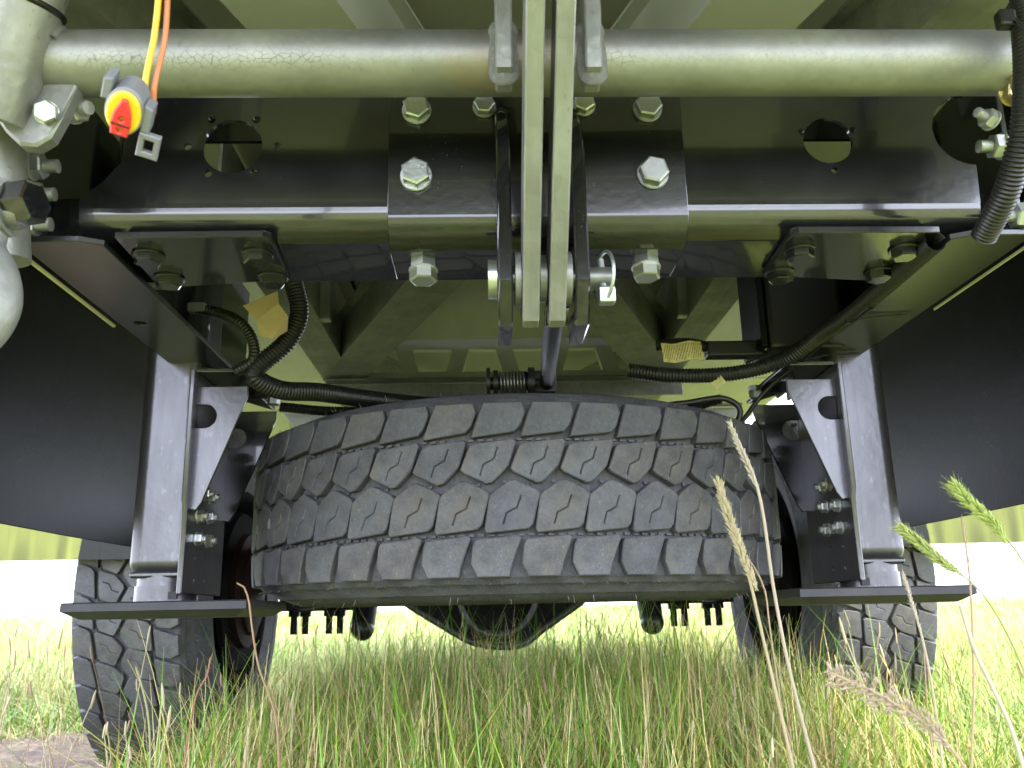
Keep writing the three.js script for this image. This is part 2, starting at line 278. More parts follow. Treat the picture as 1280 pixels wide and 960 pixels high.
// ------------------------------------------------------------------ black front cross beam
{
  const t = thing('front_cross_beam', 'long glossy black folded steel beam with round holes', 'beam', [0, .845, -1.0]);
  const arc = []; for (let i = 0; i <= 24; i++) { const a = Math.PI * (1.5 + i / 24); arc.push([.578 + .052 * Math.cos(a + Math.PI * 0) * 1, .985 - .845 + .05 * Math.sin(a)]); }
  const left = Array.from({ length: 15 }, (_, i) => { const a = -Math.PI / 2 - i / 14 * Math.PI; return [.578 + .05 * Math.cos(a), .14 + .05 * Math.sin(a)]; });
  const web = [[-.547, .036], [.575, .036], [.578, .088], ...left, [.578, .27], [-.5, .27], [-.5, .1], [-.522, .072], [-.547, .05]];
  const holes = [circ(-.366, .12, .037, 40), circ(.39, .125, .032, 40)];
  for (let i = 0; i < 6; i++) { const a = i / 6 * 6.283; holes.push(circ(-.366 + .056 * Math.cos(a), .12 + .041 * Math.sin(a) * 1.05, .0052, 14)); }
  for (const [x, y] of [[.357, .137], [.424, .140], [.394, .083]]) holes.push(circ(x, y, .0045, 14));
  part(t, 'web_plate', plateXY(web, 0, .006, holes, 0), M.black);
  const prof = (z0, r, back, y0 = 0) => { // folded edge: quarter bend then flange, points [z, y]
    const o = [], n = []; for (let i = 0; i <= 12; i++) { const a = i / 12 * Math.PI / 2; o.push([z0 - r + r * Math.cos(a), y0 + r - r * Math.sin(a)]); n.push([z0 - r + (r - .006) * Math.cos(a), y0 + r - (r - .006) * Math.sin(a)]); }
    return [...o, [back, y0], [back, y0 + .006], ...n.reverse()];
  };
  part(t, 'folded_flange', plateZY(prof(0, .036, -.155), -.547, 1.122, [], .0006), M.black);
  // back wall of the box behind the web
  part(t, 'rear_web', plateXY([[-.5, .213], [.5, .213], [.5, .27], [-.5, .27]], -.15, .006), M.black);

  // bolted centre bracket wrapped round the beam
  const c = thing('centre_bracket', 'glossy black bracket plate bolted round the middle of the beam', 'bracket', [0, .83, -.988]);
  const bp = [[0, .29], ...prof(0, .04, -.125).slice(0, 13), [-.125, 0], [-.125, .006], ...prof(0, .04, -.125).slice(15), [-.007, .29]];
  part(c, 'bracket_plate', plateZY(bp, -.17, .37, [], .001), M.wet);
  const L = [['JDF', .0035], ['8.8', -.006]], q = [['8.8', .003]];
  bolt(c, [0, -.02, 1], [-.135, .176, .001], .030, .0125, M.zinc, { spin: .2, lines: L });
  bolt(c, [0, -.02, 1], [-.05, .181, .001], .024, .011, M.zinc, { spin: .45, lines: q });
  bolt(c, [0, -.02, 1], [.076, .183, .001], .024, .011, M.zinc, { spin: .1, lines: q });
  bolt(c, [0, -.02, 1], [.157, .178, .001], .030, .0125, M.zinc, { spin: .35, lines: L });
  bolt(c, [0, 0, 1], [-.135, .085, .001], .032, .014, M.zinc, { spin: .1, lines: q });
  bolt(c, [0, 0, 1], [.158, .086, .001], .032, .014, M.zinc, { spin: .3, lines: [['JDF', .004]] });
  bolt(c, [0, -1, .12], [-.13, -.001, -.062], .030, .014, M.zinc, { nut: 1 });
  bolt(c, [0, -1, .12], [.154, -.001, -.058], .030, .014, M.zinc, { nut: 1 });
  // two lugs with weld beads, points [z, y] in the bracket's frame
  const lug = [[0, .165], [.018, .163], [.05, .125], [.07, .08], [.072, -.08], [.045, -.125], [-.03, -.125], [-.035, 0], [0, 0]];
  for (const x of [-.0375, .049]) {
    const l = part(c, 'lug_plate', plateZY(lug, x, .0165, [], .002), M.wet);
    const bead = tube([[x - .001, .168, .004], [x + .008, .174, .004], [x + .018, .168, .004]], .0045, 12, 8);
    part(l, 'weld_bead', bead, M.wet);
  }
  // pivot pin through the lugs
  const p = thing('pivot_pin', 'steel pivot pin with round head through the black lugs', 'pin', [0, .762, -.945]);
  part(p, 'pin_shaft', cyl([-.04, 0, 0], [.094, 0, 0], .0135, .0135, 28), M.steel);
  part(p, 'pin_head', cyl([-.0485, 0, 0], [-.0385, 0, 0], .0225, .0225, 36), M.zinc);
  part(p, 'bush', merge([cyl([-.018, 0, 0], [-.0115, 0, 0], .031, .031, 36), cyl([.010, 0, 0], [.0175, 0, 0], .027, .027, 36), cyl([.0385, 0, 0], [.046, 0, 0], .031, .031, 36)]), M.galv);
  const lp = thing('linch_pin', 'small zinc linch pin with wire ring in the pivot pin end', 'linch pin', [.079, .762, -.945]);
  const ring = new THREE.TorusGeometry(.029, .0022, 8, 40); ring.rotateY(Math.PI / 2 + .25); ring.translate(.004, -.003, .012);
  part(lp, 'wire_ring', ring, M.zinc);
  part(lp, 'pin_head', box(.019, .02, .016, .006, -.026, .014, .003), M.zinc);
  part(lp, 'shank', cyl([.002, .022, .002], [.004, -.034, .010], .0042, .0042, 12), M.zinc);
}
{ // two galvanised flat bars leaning up out of the lugs
  const t = thing('lift_arm', 'pair of parallel galvanised flat bars rising from the pivot pin', 'arm', [0, .762, -.93]);
  const d = V(0, .75, .665).normalize(), n = V(0, -d.z, d.y), L = .66, w = .062;
  const P = (s, q) => [d.z * s + n.z * q, d.y * s + n.y * q];
  const pr = [P(-.056, w * .35), P(-.044, w * .5), P(L, w * .5), P(L, -w * .5), P(-.036, -w * .5), P(-.056, -w * .3)];
  for (const x of [-.0105, .0192]) part(t, 'flat_bar', plateZY(pr, x, .0188, [], .0016), M.galv);
}
{ // galvanised crossbar
  const t = thing('drawbar_crossbar', 'thick galvanised round tube crossing in front of the black beam', 'tube', [0, .993, -.87]), BR = .0362;
  const pos = [], nor = [], u2 = [], idx = [], N = 64, K = 40;
  for (let i = 0; i <= K; i++) for (let j = 0; j <= N; j++) { const x = -.67 + 1.25 * i / K, a = (j / N - .5) * 6.28319; pos.push(x, BR * Math.sin(a), BR * Math.cos(a)); nor.push(0, Math.sin(a), Math.cos(a)); u2.push(i / K, j / N); }
  for (let i = 0; i < K; i++) for (let j = 0; j < N; j++) { const a = i * (N + 1) + j, b = a + N + 1; idx.push(a, b, a + 1, b, b + 1, a + 1); }
  const q = new THREE.BufferGeometry(); q.setAttribute('position', new THREE.Float32BufferAttribute(pos, 3)); q.setAttribute('normal', new THREE.Float32BufferAttribute(nor, 3)); q.setAttribute('uv', new THREE.Float32BufferAttribute(u2, 2)); q.setIndex(idx);
  part(t, 'tube_wall', q, M.bar);
  // upright lugs welded to the tube
  for (const x of [-.038, .058]) {
    const l = part(t, 'upright_lug', plateZY([[.02, -.05], [.052, -.04], [.062, .02], [.062, .3], [0, .3], [0, -.03]], x, .018, [], .002), M.galv);
    const c = new THREE.CapsuleGeometry(.0165, .058, 8, 18); c.scale(1, 1, .4); c.rotateX(-.12); c.translate(x + .009, -.010, .0345);
    part(l, 'weld_bead', c, M.cast);
  }
  // side tube joining at the end
  const ca = V(-.583, -.075, .012), cd = V(.065, .20, .055).normalize(), cu = V(1, 0, 0).addScaledVector(cd, -cd.x).normalize(), cv = cd.clone().cross(cu), cr = .040;
  const s = part(t, 'corner_tube', cyl(ca.toArray(), ca.clone().addScaledVector(cd, .36).toArray(), cr, cr, 48), M.galv);
  part(s, 'rubber_ring', orient(new THREE.TorusGeometry(cr + .0005, .0035, 10, 48).rotateX(Math.PI / 2), cd.toArray(), ca.clone().addScaledVector(cd, .128).toArray()), M.tie);
  const wl = []; // weld seam: where the corner tube meets the crossbar
  for (let i = 0; i <= 24; i++) { const f = -.9 + i / 24 * 2.6, b = ca.clone().addScaledVector(cu, cr * Math.cos(f)).addScaledVector(cv, cr * Math.sin(f)); const A = cd.y ** 2 + cd.z ** 2, B = 2 * (b.y * cd.y + b.z * cd.z), C = b.y ** 2 + b.z ** 2 - BR ** 2, D = B * B - 4 * A * C; if (D > 0) wl.push(b.addScaledVector(cd, (-B + Math.sqrt(D)) / 2 / A).toArray()); }
  if (wl.length > 4) part(s, 'weld_bead', tube(wl, .0055, 40, 8), M.cast);
  // hanging lug under the tube end
  const h = part(t, 'hanging_lug', plateXY([[-.60, -.02], [-.49, -.02], [-.505, -.07], [-.516, -.098], [-.53, -.108], [-.548, -.106], [-.565, -.09], [-.60, -.04]], .012, .02, [], .003), M.galv);
  bolt(t, [.3, -.35, 1], [-.522, -.07, .013], .022, .011, M.zinc, { spin: .3 });
  bolt(t, [1, -.2, .5], [-.512, -.045, -.02], .026, .012, M.zinc, { thread: .012 });
  part(t, 'lower_tube', cyl([-.615, -.02, -.03], [-.600, -.21, -.06], .038, .038, 36), M.galv);
  part(t, 'clamp_ring', (() => { const g = new THREE.TorusGeometry(.02, .005, 8, 24); g.rotateY(.9); g.translate(.555, -.04, .005); return g; })(), M.zincY);
  bolt(t, [.2, -.3, 1], [.552, -.035, -.005], .026, .012, M.zincY, { spin: .2 });
  bolt(t, [-1, .2, .5], [.535, -.062, -.02], .020, .010, M.zinc, { thread: .014 });
  bolt(t, [-.2, -1, .5], [.575, -.05, .0], .022, .010, M.zincY, {});
}
{ // shackle and its nut
  const t = thing('bow_shackle', 'pale galvanised shackle with a black hexagon nut by the tube end', 'shackle', [-.472, .735, -.715]);
  part(t, 'bow', tube([[-.010, .03, 0], [-.010, .0, 0], [-.012, -.03, 0], [.002, -.055, 0], [.008, -.082, 0], [-.004, -.110, 0], [-.04, -.132, 0], [-.085, -.125, 0], [-.115, -.09, 0], [-.115, -.055, 0], [-.10, -.03, 0], [-.10, .03, 0]], .0175, 90, 20), M.cast);
  part(t, 'eye', toCreasedNormals(cyl([-.026, .006, 0], [.008, .006, 0], .027, .024, 32), .5), M.cast);
  part(t, 'nut', orient(hexG(.034, .022), [1, .02, .25], [.012, .008, .004]), M.gloss);
  part(t, 'pin', cyl([-.08, 0, 0], [.02, 0, .004], .0135, .0135, 20), M.steel);
}
// ------------------------------------------------------------------ chassis rails and mounting plates
const near = { '-1': 'beside the hanging electrical connector', '1': 'beside the corrugated hose' };
for (const s of [-1, 1]) {
  const dx = s > 0 ? .015 : 0, m = (pts) => pts.map(([x, z]) => [s * x + dx, z]);
  const t = thing('chassis_rail', s < 0 ? 'black channel rail running back from the steel shackle' : 'black channel rail running back with a tied cable along it', 'rail', [0, .825, 0], 'side rails of the chassis');
  const ord = (p) => s > 0 ? p : p.slice().reverse();
  part(t, 'bottom_flange', plateXZ(ord(m([[.602, -.972], [.53, -.972], [.505, -.985], [.505, -1.86], [.602, -1.66]])), 0, .008, [circ(s * .57 + dx, -1.27, .009, 14), circ(s * .565 + dx, -1.52, .009, 14), circ(s * .53 + dx, -1.62, .009, 14)]), M.rail);
  part(t, 'web_plate', plateZY([[-.985, .008], [-.985, .26], [-1.86, .26], [-1.86, .008]], s * .598 + dx - .004, .008), M.black);
  part(t, 'inner_web', plateZY([[-1.16, .012], [-1.16, .27], [-1.86, .27], [-1.86, .012]], s * .575 + dx - .004, .006), M.black);
  part(t, 'edge_glint', box(s < 0 ? .005 : .0025, .004, s < 0 ? .30 : .24, s * .612 + dx, -.001, s < 0 ? -1.13 : -1.12, .001), M.label);  // cream strip paints the light caught along the outer lip of the rail
  part(t, 'mounting_plate', plateXZ(ord(m([[.494, -.986], [.318, -.984], [.310, -.992], [.316, -1.125], [.50, -1.152]])), .010, .009), M.gloss);
  for (const [x, z] of [[.472, -1.035], [.337, -1.036], [.473, -1.113], [.336, -1.113]]) bolt(t, [0, -1, 0], [s * x + dx, .0095, z], .030, .010, M.gloss, { spin: rr(0, 1), wash: .66 });
  for (const [y, z] of s < 0 ? [[.098, -.972], [.061, -.972], [.022, -.972]] : [[.025, -.972], [.13, -.99]]) bolt(t, [-s, 0, .0], [s * .594 + dx, y, z], .028, .012, M.zinc, { spin: rr(0, 1), thread: .016 });
  for (const [y, z] of [[.06, -1.27], [.026, -1.30], [.035, -1.40], [.03, -1.36], [.07, -1.5], [.02, -1.7]]) bolt(t, [-s, 0, 0], [s * .572 + dx, y, z], .022, .010, M.zinc, { spin: rr(0, 1), thread: .02 });
  // end plate by the beam
  part(t, 'end_plate', plateXY(ord(m([[.52, .01], [.594, .01], [.594, .085], [.52, .085]])), -1.03, .008), M.black);
}
// ------------------------------------------------------------------ support legs
for (const s of [-1, 1]) {
  const dx = s > 0 ? .012 : 0, X = (x) => s * x + dx;
  const t = thing('support_leg', s < 0 ? 'satin black drop leg with square foot below the shackle side rail' : 'satin black drop leg with square foot below the cable side rail', 'support leg', [X(.563), 0, -1.54], 'support legs either side of the spare tyre');
  const o = (g) => { g.translate(-X(.563), 0, 1.54); return g; };
  const ord = (p) => s > 0 ? p : p.slice().reverse();
  { const bx = new RoundedBoxGeometry(.106, .56, .106, 6, .026); bx.scale(1, 1, 1); bx.translate(X(.592), .742, -1.535); const seal = box(.094, .01, .094, X(.592), .4655, -1.535, .004); part(t, 'outer_tube', o(muv(bx)), M.satin); part(t, 'tube_collar', o(seal), M.satin); }
  const inner = part(t, 'inner_tube', o(merge([cyl([X(.592), .42, -1.535], [X(.592), .448, -1.535], .0505, .0505, 48), cyl([X(.592), .448, -1.535], [X(.592), .4645, -1.535], .0475, .0475, 48)])), M.satin);
  part(inner, 'lock_slot', o(box(.014, .012, .006, X(.566), .432, -1.49)), M.dark);
  const fp = [];
  { const A = X(.704), B = X(.423), x0 = Math.min(A, B), x1 = Math.max(A, B), ring = (y, i) => [[x0 + i, y, -1.40 - i], [x1 - i, y, -1.40 - i], [x1 - i, y, -1.68 + i], [x0 + i, y, -1.68 + i]], rs = [ring(.4215, .002), ring(.4195, 0), ring(.408, 0), ring(.396, .022)];
    const tri = (a, b, c) => fp.push(...a, ...b, ...c), quad = (a, b, c, d) => { tri(a, b, c); tri(a, c, d); };
    for (let k = 0; k < 3; k++) for (let e = 0; e < 4; e++) { const f = (e + 1) % 4; quad(rs[k][e], rs[k + 1][e], rs[k + 1][f], rs[k][f]); }
    quad(...rs[0]); quad(...rs[3].slice().reverse()); }
  const fg = new THREE.BufferGeometry(); fg.setAttribute('position', new THREE.Float32BufferAttribute(fp, 3)); fg.computeVertexNormals();
  part(t, 'foot_plate', o(muv(fg)), M.footSatin);
  const x0 = s < 0 ? X(.538) : X(.538) - .008;
  part(t, 'side_plate', o(plateZY([[-1.42, .433], [-1.42, .565], [-1.413, .58], [-1.413, .792], [-1.63, .792], [-1.63, .433]], x0, .008, [[-1.475, .49], [-1.53, .49], [-1.475, .455], [-1.53, .455]].map(([z, y]) => circ(z, y, .004, 10)), .0015)), M.satin);
  const hole = Array.from({ length: 15 }, (_, i) => { const a = -Math.PI / 2 + i / 14 * Math.PI; return [X(.5165 - .0195 * Math.cos(a)), .7175 + .0195 * Math.sin(a)]; });
  const H = [...(s < 0 ? hole : hole.slice().reverse()), ...(s < 0 ? [[X(.530), .737], [X(.530), .698]] : [[X(.530), .698], [X(.530), .737]])];
  const gus = (z, k) => plateXY(ord([[X(.532), .565], [X(.520), .563], [X(.512), .575], [X(.448 - k), .750], [X(.448 - k), .768], [X(.532), .768]]), z, .006, [H], .001);
  part(t, 'gusset', o(gus(-1.432, 0)), M.satin);
  part(t, 'gusset', o(gus(-1.618, .004)), M.gloss);
  part(t, 'top_plate', o(box(.085, .008, .19, X(.492), .796, -1.525, .002)), M.black);
  for (const [y, z] of [[.558, -1.475], [.562, -1.53], [.521, -1.475], [.522, -1.53], [.597, -1.532], [.598, -1.50], [.70, -1.5]]) { const b = bolt(t, [-s, 0, 0], [X(.530), y, z], .019, .009, M.zinc, { spin: rr(0, 1), thread: .006 }); b.position.x -= X(.563); b.position.z += 1.54; }
  const hb = bolt(t, [0, -1, 0], [X(.445), .80, -1.60], .020, .012, M.zinc, { nut: 1 }); hb.position.x -= X(.563); hb.position.z += 1.54;
  const st = new THREE.CylinderGeometry(.0538, .0538, .05, 12, 1, true, 0, .32); st.rotateY(s < 0 ? -1.95 : 1.62); st.translate(X(.592), .487, -1.535);
  part(t, 'sticker', o(st), MS({ side: THREE.DoubleSide, roughness: .5, map: canvasTex(64, 128, (c, w, h) => { c.fillStyle = '#e6e4dc'; c.fillRect(0, 0, w, h); c.fillStyle = '#333'; c.fillRect(26, 12, 14, 22); c.fillStyle = '#888'; for (let i = 0; i < 5; i++) c.fillRect(10, 50 + i * 14, 44, 4); }) }));
}
// ------------------------------------------------------------------ black side skirts and translucent flaps
for (const s of [-1, 1]) {
  const pts = [[.25, 0], [-.62, 0], [-1.02, .004], [-1.06, .04], [-1.06, .735], [.25, .735]];
  const g = plateZY(pts, -.003, .006, [], .001); g.translate(s * .9, .562, -1.2);
  solo('side_skirt', g, M.skirt, s < 0 ? 'large flat black side panel behind the shackle' : 'large flat black side panel behind the green grass heads', 'side panel', 'black side panels in front of the wheels');
  const f = new THREE.BoxGeometry(.62, .6, .003, 1, 1, 1); f.translate(s * 1.216, .845, -2.268);
  solo('spray_flap', f, MP({ map: flapCol, transmission: 1, thickness: 0, roughness: .12, ior: 1.3 }), s < 0 ? 'translucent green tinted spray flap before the wheel on bare soil' : 'translucent green tinted spray flap before the wheel in deep grass', 'spray flap', 'tinted spray flaps');
}
// ------------------------------------------------------------------ tyres
const R = .525, RB = R - .0155, NB = 43, PA = Math.PI * 2 / NB, PL = PA * R;
function blockG(poly, holes = []) {
  const g = extr(poly, .0175, .0016, holes), p = g.attributes.position, nn = g.attributes.normal;
  for (let i = 0; i < p.count; i++) {
    const u = p.getX(i), v = p.getY(i), w = p.getZ(i), a = u / R, r = RB - .001 + w - .9 * Math.pow(Math.abs(v) / .131, 4) * .005;
    p.setXYZ(i, r * Math.sin(a), v, r * Math.cos(a));
    const nx = nn.getX(i), nz = nn.getZ(i); nn.setXYZ(i, nx * Math.cos(a) + nz * Math.sin(a), nn.getY(i), -nx * Math.sin(a) + nz * Math.cos(a));
  }
  // uv from arc length and axial height
  const q = new Float32Array(p.count * 2); for (let i = 0; i < p.count; i++) { q[2 * i] = Math.atan2(p.getX(i), p.getZ(i)) * R + p.getY(i) * .02; q[2 * i + 1] = p.getY(i) + (Math.hypot(p.getX(i), p.getZ(i)) - RB); } g.setAttribute('uv', new THREE.BufferAttribute(q, 2)); return g;
}
const hw = PL / 2 - .0036;                       // half width of a block
const sipe = (cx, cy) => { const p = [[-.013, -.021], [-.008, -.005], [.008, .003], [.014, .020]], w = .00045; return [...p.map(([x, y]) => [cx + x - w, cy + y + w * .4]), ...p.slice().reverse().map(([x, y]) => [cx + x + w, cy + y - w * .4])]; };
const rowPolys = [
  // row at the top shoulder
  [[-hw - .010, .0765], [hw - .012, .0845], [hw - .002, .095], [hw + .006, .117], [hw + .001, .1325], [-hw + .010, .1325], [-hw + .001, .110]],
  // upper middle row: flat top, pointed bottom
  [[-hw - .011, .028], [-hw - .006, .0225], [-.006, .0055], [.004, .0075], [hw - .012, .0255], [hw - .006, .0325], [hw + .006, .069], [hw + .002, .0745], [-hw + .010, .0675], [-hw + .003, .063]],
  // lower middle row: pointed top, flat bottom
  [[-hw - .007, -.064], [-hw - .003, -.0690], [hw - .010, -.0630], [hw - .003, -.056], [hw + .009, -.0105], [hw + .004, -.0045], [.006, .0115], [-.004, .0095], [-hw + .006, -.0075], [-hw + .001, -.013]],
  // row at the bottom shoulder
  [[-hw - .004, -.112], [-hw + .006, -.1325], [hw - .016, -.1325], [hw - .010, -.112], [hw + .004, -.0755], [hw - .001, -.0715], [-hw + .004, -.0775], [-hw, -.084]],
];
const blockGeos = rowPolys.map((p, i) => blockG(p, i === 1 ? [sipe(-.002, .040)] : i === 2 ? [sipe(0, -.034)] : []));
const rowOff = [.2, 0, .42, .1];
const carcass = (() => {
  const P = [[.30, -.142], [.30, -.152], [.318, -.156], [.345, -.164], [.375, -.169], [.378, -.1715], [.383, -.169], [.42, -.170], [.445, -.164], [.465, -.155], [.468, -.1565], [.472, -.152], [.495, -.1415], [.498, -.1425], [.501, -.139], [RB - .001, -.1325], [RB, -.126], [RB, -.1], [RB + .001, 0]];
  const all = [...P, ...P.slice(0, -1).reverse().map(([r, y]) => [r, -y])].map(([r, y]) => new THREE.Vector2(r, y));
  const g = toCreasedNormals(new THREE.LatheGeometry(all, 128), .5), uv = g.attributes.uv; for (let i = 0; i < uv.count; i++) uv.setXY(i, uv.getX(i) * 3.3, uv.getY(i) * .7); return g;
})();
const nubs = (() => {
  const a = [], b0 = new THREE.BoxGeometry(.0085, .0035, .006);
  const add = (u, v, tilt) => { const g = b0.clone(); g.rotateZ(tilt); g.translate(0, v, RB + .002); g.rotateY(u / R); a.push(g); };
  const n = NB * 5; for (let i = 0; i < n; i++) { const u = i * PL * NB / n; add(u, .0745, .03); add(u, -.0705, -.02); }
  for (let k = 0; k < NB; k++) for (const [x, y, t] of [[-.027, .006, -.45], [-.014, .0, -.45], [.006, .002, .42], [.019, .008, .42], [.031, .0145, .42]]) add(k * PL + x + .05, y + .0025, t);
  return mergeGeometries(a.map((g) => muv(g)));
})();
const hairs = (() => { const a = []; for (let i = 0; i < 170; i++) for (const s of [-1, 1]) { const th = rr(0, 6.283), lo = rr(0, 1), r = lo < .7 ? .498 + rr(-.006, .004) : rr(.44, .48), y = lo < .7 ? .142 : .163, L = rr(.006, .013); const g = new THREE.CylinderGeometry(.00035, .0005, L, 4); g.translate(0, L / 2, 0); g.rotateX(lo < .7 ? 1.15 : .5); g.translate(0, 0, r); if (s < 0) { g.scale(1, -1, 1); g.index.array.reverse(); } g.translate(0, s * (y - .002), 0); g.rotateY(th); a.push(g); } return mergeGeometries(a.map(clean)); })();
const hairMat = MS({ color: new THREE.Color(.22, .22, .2), roughness: .5 });
const rubberVar = [0xffffff, 0xe6e6ea, 0xf6f2ec].map((c, i) => { const m = M.rubber.clone(); m.color = new THREE.Color(c); const t = rubCol.clone(); t.offset.set(i * .37, i * .21); t.needsUpdate = true; m.map = t; return m; });
function tyre(root) {
  const c = part(root, 'carcass', carcass, M.sidewall);
  for (let r = 0; r < 4; r++) for (let k = 0; k < NB; k++) { const m = part(root, 'tread_block', blockGeos[r], rubberVar[Math.floor(rnd() * 3)]); m.rotation.y = (k + rowOff[r]) * PA; }
  part(c, 'stone_ejectors', nubs, M.rubber).userData.kind = 'stuff';
  part(c, 'moulding_hairs', hairs, hairMat).userData.kind = 'stuff';
  return root;
}
const spare = thing('spare_tyre_assembly', 'spare truck tyre lying flat, slung under the chassis between the legs', 'spare tyre', [.008, .583, -1.845]);
tyre(spare); spare.rotation.set(.012, .04, 0);
part(spare, 'rim', new THREE.LatheGeometry([[.05, -.02], [.2, -.02], [.26, -.06], [.285, -.135], [.303, -.15], [.303, -.14], [.292, -.125], [.275, 0], [.292, .125], [.303, .14], [.303, .15], [.285, .135], [.27, .0], [.2, 0], [.05, 0]].map((p) => new THREE.Vector2(...p)), 64), M.skirt);
{ // white stamped characters on tread blocks
  const mk = (txt, row, k, u, v) => { const g = new TextGeometry(txt, { font, size: .017, depth: .0004, curveSegments: 3 }); g.computeBoundingBox(); g.translate(-g.boundingBox.max.x / 2 + u, v, R + .0006); g.rotateY((k + rowOff[row]) * PA); part(spare, 'stamped_number', g, MS({ color: new THREE.Color(.30, .30, .29), roughness: .7 })); };
  mk('18', 2, -8.55, .0, -.04); mk('B', 2, -7.55, .004, -.036); mk('0', 2, 7, 0, -.04);
}
for (const s of [-1, 1]) {
  const w = thing('road_wheel', s < 0 ? 'road wheel with block tread standing on bare soil' : 'road wheel with block tread standing deep in grass', 'wheel', [s < 0 ? -.965 : 1.007, R - (s < 0 ? .045 : .02), s < 0 ? -2.835 : -2.88], 'road wheels on the axle');
  w.rotation.z = s < 0 ? Math.PI / 2 : -Math.PI / 2; w.rotation.y = 0;
  tyre(w);
  part(w, 'rim', new THREE.LatheGeometry([[.10, -.02], [.2, -.02], [.25, -.05], [.27, -.1], [.285, -.145], [.306, -.156], [.306, -.148], [.29, -.13], [.28, -.06], [.27, .0], [.29, .14], [.306, .15], [.28, .13], [.25, .02], [.10, .02]].map((p) => new THREE.Vector2(...p)), 64), M.hub);
  part(w, 'brake_drum', toCreasedNormals(new THREE.LatheGeometry([[0, -.195], [.10, -.195], [.13, -.19], [.135, -.18], [.17, -.175], [.175, -.15], [.18, -.06], [0, -.05]].map((p) => new THREE.Vector2(...p)), 48), .5), M.drum);
  part(w, 'dust_cover', toCreasedNormals(new THREE.LatheGeometry([[0, -.175], [.06, -.175], [.07, -.16], [.235, -.155], [.24, -.14], [0, -.138]].map((p) => new THREE.Vector2(...p)), 48), .5), M.hub);
}
{ // axle and suspension behind the spare
  const t = thing('axle', 'black axle beam with hanging bolt ends and dampers behind the spare tyre', 'axle', [.012, .53, -2.925]);
  part(t, 'axle_beam', cyl([-.8, 0, 0], [.8, 0, 0], .06, .06, 28), M.skirt);
  for (const s of [-1, 1]) {
    for (const x of [.672, .636, .562, .528]) { const u = part(t, 'u_bolt', cyl([s * x, .09, .04], [s * x, -.186, .045], .0105, .0105, 14), M.skirt); part(u, 'nut', orient(hexG(.032, .028), [0, -1, 0], [s * x, -.105, .045]), M.skirt); }
    part(t, 'spring_plate', box(.22, .05, .2, s * .60, -.09, 0, .006), M.skirt);
    part(t, 'leaf_spring', box(.09, .06, .9, s * .60, .09, 0, .01), M.skirt);
    const d = part(t, 'damper', cyl([s * .44, .12, -.05], [s * .455, -.17, .06], .047, .036, 28), M.skirt);
    const e = new THREE.SphereGeometry(.037, 24, 16); e.translate(s * .455, -.172, .061); part(d, 'damper_eye', e, M.hose);
    part(t, 'brake_pipe', tube([[s * .72, -.06, .1], [s * .64, -.11, .14], [s * .5, -.09, .14]], .008, 20, 8), M.hose);
  }
  const v = thing('spare_cradle', 'black V shaped steel cradle hanging below the axle middle', 'cradle', [-.02, .30, -2.86]);
  part(v, 'cradle_plate', plateXY([[-.30, .15], [-.27, .12], [-.075, .012], [.075, .004], [.25, .12], [.28, .15]], 0, .02, [], .004), M.skirt);
  part(v, 'cradle_rim', tube([[-.30, .14, .008], [-.16, .055, .008], [-.07, .008, .008], [.07, .0, .008], [.14, .045, .008], [.27, .13, .008]], .012, 40, 10), M.satin);
  const rg = new THREE.TorusGeometry(.12, .012, 10, 40, Math.PI); rg.rotateZ(Math.PI); rg.translate(0, .15, .02); part(v, 'cradle_ring', rg, M.satin);
}
// ------------------------------------------------------------------ rod, winch spring
{
  const t = thing('gas_strut', 'slim black rod running back from the pivot pin to the spring', 'rod', [.03, .735, -.985]);
  part(t, 'rod_tube', cyl([0, 0, 0], [.028, .052, -.56], .0125, .0125, 20), M.skirt);
  part(t, 'rod_eye', cyl([-.012, -.003, .012], [.014, -.003, .012], .017, .017, 24), M.gloss);
  const w = thing('spare_winch', 'small spare wheel winch with a coil spring above the tyre', 'winch', [0, .785, -1.5]);
  const pts = []; for (let i = 0; i <= 160; i++) { const a = i / 160 * 8 * 6.28319; pts.push([-.026 + .046 * i / 160, .019 * Math.cos(a), .019 * Math.sin(a)]); }
  part(w, 'coil_spring', tube(pts, .0026, 400, 6), M.steel);
  part(w, 'winch_end', merge([cyl([-.05, 0, 0], [-.044, 0, 0], .028, .028, 24), cyl([-.038, 0, 0], [-.030, 0, 0], .024, .024, 24), cyl([-.05, 0, 0], [.06, 0, 0], .012, .012, 16), cyl([.022, 0, 0], [.034, 0, 0], .028, .028, 24), box(.04, .04, .04, .052, 0, -.01, .004)]), M.hose);
}
